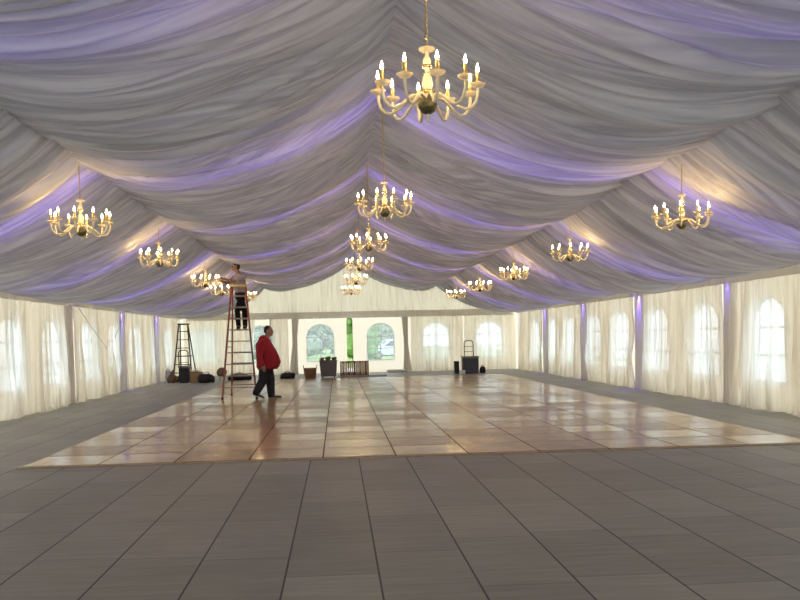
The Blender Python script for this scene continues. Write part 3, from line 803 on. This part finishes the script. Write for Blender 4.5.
# ------------------------------------------------------------------ things along the back
def lump(pts, name, voxel=.02):
    mb = MB()
    for c, r in pts: mb.ell(c, r)
    return remesh(mb, name, voxel, 3)

def bag(label, loc, w, d, h, m, seed, handle=True, rz=0, name='duffel_bag', group=None):
    r = random.Random(seed); t = thing(name, label, 'bag', loc, rz, group)
    pts = [((0, 0, h * .45), (w * .5, d * .5, h * .45))]
    for k in range(6): pts.append(((r.uniform(-.36, .36) * w, r.uniform(-.25, .25) * d, h * r.uniform(.3, .62)), (w * .2, d * .3, h * r.uniform(.28, .38))))
    for q in (-1, 1): pts.append(((q * w * .36, 0, h * .28), (w * .14, d * .42, h * .28)))
    link('body', lump(pts, 'body', .018), m, t)
    if handle:
        link('handle', MB().tube([(-w * .18, 0, h * .82), (-w * .13, 0, h * 1.02), (0, 0, h * 1.1), (w * .13, 0, h * 1.02), (w * .18, 0, h * .82)], .014, 6), M['bagblack'], t, True)
        link('zipper', MB().tube([(-w * .4, 0, h * .72), (-w * .2, 0, h * .9), (w * .2, 0, h * .9), (w * .4, 0, h * .72)], .008, 5), M['grey'], t)
    return t

def case(name, label, cat, loc, w, d, h, m, rz=0, lid=True):
    t = thing(name, label, cat, loc, rz)
    link('body', bevel_mesh(MB().box((0, 0, h * .5), (w, d, h)), 'body', .012), m, t)
    if lid: link('lid', bevel_mesh(MB().box((0, 0, h - .04), (w + .015, d + .015, .09)), 'lid', .012), M['grey'], t)
    mb = MB()
    for x in (-1, 1):
        for y in (-1, 1):
            for z in (.02, h - .02): mb.box((x * w / 2, y * d / 2, z), (.05, .05, .05))
    link('corner_guard', mb, M['alu'], t)
    link('handle', MB().tube([(-.08, -d / 2 - .005, h * .6), (-.07, -d / 2 - .035, h * .6), (.07, -d / 2 - .035, h * .6), (.08, -d / 2 - .005, h * .6)], .009, 6), M['blackmetal'], t)
    return t

def hand_truck(label, loc, w, h, rz=0, z_bar=.62):
    t = thing('hand_truck', label, 'hand truck', loc, rz, 'hand trucks')
    fr = MB().tube([(-w / 2, 0, .1), (-w / 2, 0, h - .08), (-w / 2 + .05, 0, h - .015), (-w / 2 + .1, 0, h), (w / 2 - .1, 0, h), (w / 2 - .05, 0, h - .015), (w / 2, 0, h - .08), (w / 2, 0, .1)], .02, 8)
    link('frame', fr, M['blackmetal'], t, True)
    for z in (.3, h * z_bar, h * .82): link('crossbar', MB().bar((-w / 2, 0, z), (w / 2, 0, z), .03, .02), M['blackmetal'], t)
    link('toe_plate', bevel_mesh(MB().box((0, -.1, .02), (w + .04, .22, .02)), 'toe_plate', .004, 1), M['blackmetal'], t)
    for q in (-1, 1):
        wh = MB(); wh.lathe([(.03, -.025), (.10, -.025), (.115, -.012), (.115, .012), (.10, .025), (.03, .025)], 18)
        o = link('wheel', wh, M['tyre'], t, True); o.rotation_euler = (0, PI / 2, 0); o.location = (q * (w / 2 + .05), .08, .117)
        link('hub', MB().lathe([(0, -.03), (.035, -.03), (.035, .03), (0, .03)], 10), M['alu'], o)
    return t

# pile in the corner under the black stepladder
t = thing('folded_bag', 'pale grey sagging bag against the side curtain at the end of the pile', 'bag', (-6.25, 31.65, 0))
link('body', lump([((0, 0, .20), (.15, .13, .20)), ((-.03, 0, .36), (.11, .10, .10)), ((.06, -.03, .14), (.12, .11, .14))], 'body'), M['palegrey'], t)
link('strap', MB().tube([(-.08, -.08, .42), (-.02, -.13, .52), (.06, -.1, .45), (.1, -.1, .2)], .012, 6), M['grey'], t)
t = bag('peaked brown canvas bag between pale bag and black case in the corner pile', (-6.03, 31.2, 0), .40, .34, .34, M['bagbrown'], 3, False, name='canvas_bag')
link('neck', lump([((.0, 0, .36), (.07, .06, .09)), ((.03, 0, .44), (.04, .04, .06))], 'neck', .014), M['bagbrown'], t)
case('equipment_case', 'black upright equipment case in the corner pile, in front of hand truck', 'case', (-5.58, 31.1, 0), .36, .32, .62, M['bagblack'])
t = thing('cardboard_box', 'tan cardboard box with a white cloth on it in the corner pile', 'box', (-5.13, 31.0, 0), .05)
link('body', bevel_mesh(MB().box((0, 0, .19), (.42, .34, .38)), 'body', .006, 1), M['cardboard'], t)
mb = MB()
for q in (-1, 1): mb.box((0, q * .09, .383), (.42, .165, .006), Matrix.Rotation(q * .04, 3, 'X'))
link('flap', mb, M['cardboard'], t)
o = link('white_cloth', lump([((-.05, 0, .41), (.15, .13, .035)), ((.06, .02, .415), (.12, .11, .035)), ((.0, -.03, .43), (.10, .1, .03))], 'white_cloth', .012), M['white']); o.location = (-5.17, 31.0, .018)
tag(o, 'crumpled white cloth lying on the tan cardboard box in the corner pile', 'cloth')
bag('low rounded black duffel bag at the dance floor end of the corner pile', (-4.72, 30.6, 0), .60, .40, .36, M['bagblack'], 8, True, .1)
hand_truck('black hand truck standing behind the black case below the black stepladder', (-5.72, 31.75, 0), .34, 1.18)
# small white stool with a round brown bundle
t = thing('side_stool', 'low white stool beside the duffel bag carrying a round brown bundle', 'stool', (-4.20, 31.1, 0))
link('seat', bevel_mesh(MB().box((0, 0, .17), (.34, .30, .04)), 'seat', .008), M['white'], t)
for x in (-1, 1):
    for y in (-1, 1): link('leg', MB().bar((x * .14, y * .12, 0), (x * .13, y * .11, .16), .03, .03), M['white'], t)
t = thing('round_bundle', 'round brown wrapped bundle resting on the low white stool', 'bundle', (-4.24, 31.1, .192))
link('body', lump([((0, 0, .17), (.19, .17, .17)), ((.05, -.03, .25), (.11, .1, .08)), ((-.08, 0, .12), (.11, .13, .11))], 'body'), M['clump'], t)
link('cord', MB().tube([(-.19, 0, .17), (-.1, -.14, .2), (.05, -.175, .17), (.18, -.06, .16)], .01, 5), M['slatdark'], t)
bag('flat black bag on the floor seen between the orange ladder rails', (-3.72, 32.0, 0), .95, .4, .26, M['bagblack'], 12, True)
bag('slumped black bag on the floor against the narrow drape beside red-shirted man', (-1.93, 32.2, 0), .58, .36, .27, M['bagblack'], 15, True, -.1)

# brown basket
t = thing('basket', 'round brown wicker basket with two ear handles beside the charcoal bin', 'basket', (-1.06, 31.95, 0))
n = 24
prof = [(0, 0), (.19, 0), (.215, .1), (.235, .25), (.245, .40), (.235, .405), (.225, .39), (.215, .25), (.19, .04), (0, .04)]
link('body', MB().lathe(prof, n), M['wicker'], t, True)
for k in range(5): link('woven_band', MB().tube([((.212 + .008 * k) * math.cos(a), (.212 + .008 * k) * math.sin(a), .06 + .08 * k) for a in [2 * PI * i / 20 for i in range(21)]], .012, 5, False), M['slatdark' if k % 2 else 'wicker'], t, True)
for q in (-1, 1): link('handle', MB().tube([(q * .235, -.07, .38), (q * .25, -.05, .47), (q * .255, 0, .50), (q * .25, .05, .47), (q * .235, .07, .38)], .016, 6), M['wicker'], t, True)
# charcoal bin with bundles
t = thing('wheeled_bin', 'charcoal grey upright bin heaped with brown bundles beside the wooden crate', 'bin', (-.37, 32.2, 0))
V = [(x * w, y * d, z) for z, w, d in ((.06, .29, .24), (.66, .335, .28)) for x, y in ((-1, -1), (1, -1), (1, 1), (-1, 1))]
link('body', bevel_mesh(MB().add(V, [(3, 2, 1, 0), (4, 5, 6, 7), (0, 1, 5, 4), (1, 2, 6, 5), (2, 3, 7, 6), (3, 0, 4, 7)]), 'body', .02), M['grey'], t)
mb = MB()
for c, d in (((0, -.28, .655), (.69, .03, .04)), ((0, .28, .655), (.69, .03, .04)), ((-.335, 0, .655), (.03, .57, .04)), ((.335, 0, .655), (.03, .57, .04))): mb.box(c, d)
link('rim', mb, M['grey'], t)
for x in (-.22, .22):
    for y in (-.17, .17):
        w = link('wheel', MB().lathe([(0, -.015), (.03, -.015), (.03, .015), (0, .015)], 12), M['tyre'], t, True); w.rotation_euler = (0, PI / 2, 0); w.location = (x, y, .03)
for i, (x, r, lab) in enumerate(((-.23, .085, 'small brown bundle lying on the bin at its basket end'), (-.01, .11, 'middle brown bundle heaped on the charcoal bin'), (.225, .095, 'brown bundle lying on the bin at its crate end'))):
    o = link('bundle', lump([((0, 0, r * .7), (r, r * .9, r * .7)), ((.05, .02, r), (r * .6, r * .6, r * .5)), ((-.05, -.02, r * .8), (r * .6, r * .7, r * .6))], 'bundle', .014), M['clump']); o.location = (-.37 + x, 32.2, .662)
    tag(o, lab, 'bundle', 'bundles on the charcoal bin')
# slatted crate
t = thing('slatted_crate', 'long wooden crate with upright striped slats below the door gap', 'crate', (.64, 33.2, 0))
W, D, Hc = 1.12, .42, .60
link('base', bevel_mesh(MB().box((0, 0, .05), (W, D, .05)), 'base', .006, 1), M['slatdark'], t)
for y in (-D / 2 + .012, D / 2 - .012):
    for k in range(15):
        x = -W / 2 + .04 + k * (W - .08) / 14
        link('slat', MB().box((x, y, .33), (.058 if k % 2 else .05, .02, .52)), M['slat'] if k % 3 != 1 else M['slatdark'], t)
for z in (.12, .56):
    for y in (-D / 2 + .033, D / 2 - .033): link('rail', MB().box((0, y, z), (W, .02, .05)), M['slatdark'], t)
for q in (-1, 1):
    link('end_board', bevel_mesh(MB().box((q * (W / 2 - .01), 0, .33), (.02, D - .06, .54)), 'end_board', .004, 1), M['slatdark'], t)
    link('runner', MB().box((q * W * .35, 0, .0125), (.08, D, .025)), M['slatdark'], t)
tag(link('floor_board', bevel_mesh(MB().box((0, 0, .03), (1.75, .30, .06)), 'floor_board', .008, 1), M['palegrey'], loc=(1.0, 32.55, 0)), 'long flat pale grey board on the floor in front of the wooden crate', 'board')
tag(link('threshold_ramp', bevel_mesh(MB().box((0, 0, .06), (.75, .32, .12)), 'threshold_ramp', .02, 2), M['white'], loc=(2.45, 35.75, 0)), 'short low white step on the floor under the window showing the car', 'step')

# hand truck with cases, far end
hand_truck('black hand truck with tall frame rising behind the dark case on end wall', (5.25, 33.55, 0), .36, 1.30, 0, .66)
case('road_case', 'dark blue-grey upright case standing in front of the tall-framed hand truck', 'case', (5.22, 33.05, 0), .62, .42, .68, M['case'])
t = thing('loudspeaker', 'slim black upright loudspeaker at the window side of the dark case', 'loudspeaker', (4.68, 33.1, 0))
link('cabinet', bevel_mesh(MB().box((0, 0, .25), (.19, .2, .50)), 'cabinet', .012), M['blackmetal'], t)
link('grille', bevel_mesh(MB().box((0, -.104, .25), (.16, .012, .44)), 'grille', .004, 1), M['bagblack'], t)
bag('small black bag on the corner side of the dark case', (5.70, 33.0, 0), .24, .24, .29, M['bagblack'], 22, True, name='shoulder_bag')
o = tag(link('paper_box', bevel_mesh(MB().box((0, 0, .07), (.2, .14, .14)), 'paper_box', .008, 1), M['white'], loc=(4.86, 32.72, 0)), 'small white box on the floor in front of the slim loudspeaker', 'box')
link('lid', bevel_mesh(MB().box((0, 0, .135), (.21, .15, .03)), 'lid', .004, 1), M['white'], o)

# ------------------------------------------------------------------ outside, seen through the end wall
def tree(label, loc, h, r, m, seed):
    q = random.Random(seed); t = thing('tree', label, 'tree', loc, 0, 'trees beyond the end wall')
    link('trunk', MB().tube([(0, 0, 0), (.05, 0, h * .3), (0, .05, h * .6)], [.2, .16, .08], 8), M['bark'], t, True)
    mb = MB()
    for k in range(900):
        a = q.uniform(0, 2 * PI); z = q.uniform(.04, 1); rr = r * math.sqrt(q.random()) * (1 - .5 * abs(z - .4))
        c = Vector((rr * math.cos(a), rr * math.sin(a), h * z)); s = q.uniform(.12, .28)
        R = Euler((q.uniform(0, 6), q.uniform(0, 6), q.uniform(0, 6))).to_matrix()
        mb.add([c + R @ Vector(p) * s for p in ((-1, 0, 0), (0, -.5, .1), (1, 0, 0), (0, .5, .1))], [(0, 1, 2, 3)])
    for k in range(14):
        a = q.uniform(0, 2 * PI); z = q.uniform(.12, .8); rr = r * .5 * q.random()
        mb.ell((rr * math.cos(a), rr * math.sin(a), h * z), (r * .5, r * .5, h * .14), None, 8, 5)
    link('crown', mb, m, t)
tree('bright green tree seen through the door gap in the end wall', (1.2, 58, -.12), 6, 1.9, M['leaf'], 1)
tree('grey-green tree behind the car in the end window', (4.2, 74, -.12), 7, 3.4, M['leaf2'], 2)
tree('grey-green tree seen through the window above the basket and bin', (-3.2, 70, -.12), 7, 2.4, M['leaf2'], 3)
tree('grey-green tree seen through the window beside the red-shirted man', (-7.6, 74, -.12), 7, 3.0, M['leaf2'], 4)

def car(loc, rz):
    t = thing('car', 'pale silver car parked outside, seen through the end wall window', 'car', loc, rz)
    # side profile, length along X (front at -X), 1.8 wide
    low = [(-2.15, .32), (-2.2, .62), (-2.05, .80), (-1.1, .92), (1.95, .95), (2.2, .75), (2.2, .35), (-2.15, .3)]
    def prism(pr, w, w2=None):
        mb = MB(); n = len(pr); V = []
        for s in (-1, 1):
            V += [(x, s * (w if w2 is None or z < .96 else w2), z) for x, z in pr]
        return mb.add(V, [tuple(range(n - 1, -1, -1)), tuple(range(n, 2 * n))] + [(i, (i + 1) % n, n + (i + 1) % n, n + i) for i in range(n)])
    link('body', bevel_mesh(prism(low[:-1], .9), 'body', .06, 2), M['carpaint'], t)
    link('cabin', bevel_mesh(prism([(-1.15, .90), (-.35, 1.45), (1.35, 1.48), (2.0, .92)], .82, .66), 'cabin', .05, 2), M['carpaint'], t)
    for s in (-1, 1):
        g = MB().add([(x, s * y, z) for x, y, z in ((-.85, .825, .98), (-.28, .70, 1.38), (1.2, .70, 1.40), (1.6, .825, .98))], [(0, 1, 2, 3)] if s < 0 else [(3, 2, 1, 0)])
        link('side_window', g, M['carglass'], t)
    g = MB().add([(-1.12, -.72, .96), (-1.12, .72, .96), (-.46, .60, 1.41), (-.46, -.60, 1.41)], [(0, 1, 2, 3)]); link('windscreen', g, M['carglass'], t)
    for x in (-1.35, 1.35):
        for s in (-1, 1):
            w = link('wheel', MB().lathe([(0, -.11), (.26, -.11), (.32, -.08), (.32, .08), (.26, .11), (0, .11)], 20), M['tyre'], t, True); w.rotation_euler = (PI / 2, 0, 0); w.location = (x, s * .82, .32)
            link('hubcap', MB().lathe([(0, -.125), (.18, -.125), (.18, .125), (0, .125)], 16), M['alu'], w)
    for s in (-1, 1): link('headlight', MB().ell((-2.14, s * .66, .68), (.06, .16, .08)), M['white'], t, True)
    link('bumper', bevel_mesh(MB().box((-2.2, 0, .42), (.12, 1.7, .18)), 'bumper', .03), M['grey'], t)
car((4.0, 62, -.12), .25)
mb = MB(); q = random.Random(77)
for k in range(120):
    x = -14 + 20.5 * q.random(); z = q.uniform(.3, 7); mb.ell((x, q.uniform(-.6, .6), z), (q.uniform(1.0, 2.0), 1.2, q.uniform(.8, 1.6)), None, 9, 6)
for k in range(2600):
    c = Vector((-15 + 22.5 * q.random(), q.uniform(-2.2, -.8), q.uniform(.1, 8.5))); sz = q.uniform(.15, .35); Rm = Euler((q.uniform(0, 6), q.uniform(0, 6), q.uniform(0, 6))).to_matrix()
    mb.add([c + Rm @ Vector(p) * sz for p in ((-1, 0, 0), (0, -.5, .1), (1, 0, 0), (0, .5, .1))], [(0, 1, 2, 3)])
tag(link('hedge', mb, M['leaf2'], loc=(0, 90, -.12)), 'tall grey-green hedge seen far outside through the end wall windows', 'hedge')

# ------------------------------------------------------------------ light
w = bpy.data.worlds.new('World'); S.world = w; w.use_nodes = True
nt = w.node_tree; nt.nodes.clear()
bg = nt.nodes.new('ShaderNodeBackground'); ow = nt.nodes.new('ShaderNodeOutputWorld')
bg.inputs[0].default_value = (.87, .94, 1.0, 1); bg.inputs[1].default_value = 2.75
nt.links.new(bg.outputs[0], ow.inputs[0])

VIOLET = (.19, .11, 1.0)
def led(loc, rot, power, sx, sy, c=VIOLET):
    d = bpy.data.lights.new('led', 'AREA'); d.shape = 'RECTANGLE'; d.size = sx; d.size_y = sy; d.energy = power; d.color = c
    o = bpy.data.objects.new('led_bar', d); COL.objects.link(o); o.location = loc; o.rotation_euler = rot
    return o
# violet LED bars on the trusses between roof and liner
for y in TRUSS[:-1]:
    for xa, za, xb, zb in ((XC, RIDGE, XML, MID), (XML, MID, XL, EAVE), (XC, RIDGE, XMR, MID), (XMR, MID, XR, EAVE)):
        cx, cz = (xa + xb) / 2, (za + zb) / 2 + .27
        ang = math.atan2(zb - za, xb - xa) if xb > xa else math.atan2(za - zb, xa - xb)
        led((cx, y - .3, cz), (0, -ang, 0), 8 if y < 7 else 18, 3.2, .12)
# violet LED lamps at the heads of the tent legs, shining down the sleeves behind the drapes
for x, y, pw in ((XR, 16.48, 40), (XR, 21.48, 190), (XR, 26.48, 90), (XR, 31.48, 120), (XR, 36.0, 60), (XL, 26.48, 120), (XL, 31.48, 120)):
    d = bpy.data.lights.new('leg_lamp', 'SPOT'); d.energy = pw; d.color = VIOLET; d.spot_size = .8; d.spot_blend = .7; d.shadow_soft_size = .04
    o = bpy.data.objects.new('leg_lamp', d); COL.objects.link(o); o.location = (x + (-.10 if x > 0 else .10), y, 2.60)
    o.rotation_euler = (0, -.11 if x > 0 else .11, 0)

# ------------------------------------------------------------------ camera
f, yaw, pitch, roll, cyp = 841.297, .07322, -.04467, -.02124, 374.562
def ray(u, v):
    a, b = u - 400, v - cyp; c, s = math.cos(roll), math.sin(roll)
    U, V = a * c + b * s, -a * s + b * c
    xc, zc, dep = U / f, -V / f, 1.0
    c, s = math.cos(pitch), math.sin(pitch); yc = dep * c - zc * s; z = dep * s + zc * c
    c, s = math.cos(yaw), math.sin(yaw)
    return Vector((xc * c + yc * s, -xc * s + yc * c, z))
fw = ray(400, cyp).normalized(); rt = (ray(401, cyp) - ray(400, cyp)).normalized(); up = (ray(400, cyp - 1) - ray(400, cyp)).normalized()
cd = bpy.data.cameras.new('camera'); cam = bpy.data.objects.new('camera', cd); COL.objects.link(cam)
cam.matrix_world = Matrix(((rt.x, up.x, -fw.x, 0), (rt.y, up.y, -fw.y, 0), (rt.z, up.z, -fw.z, EYE), (0, 0, 0, 1)))
cd.sensor_fit = 'HORIZONTAL'; cd.sensor_width = 36; cd.lens = f / 800 * 36; cd.shift_y = (cyp - 300) / 800; cd.clip_end = 500; cd.clip_start = .05
S.camera = cam
S.view_settings.view_transform = 'Standard'; S.view_settings.look = 'None'; S.view_settings.gamma = 1; S.view_settings.use_curve_mapping = False
S.view_settings.exposure = 0.2
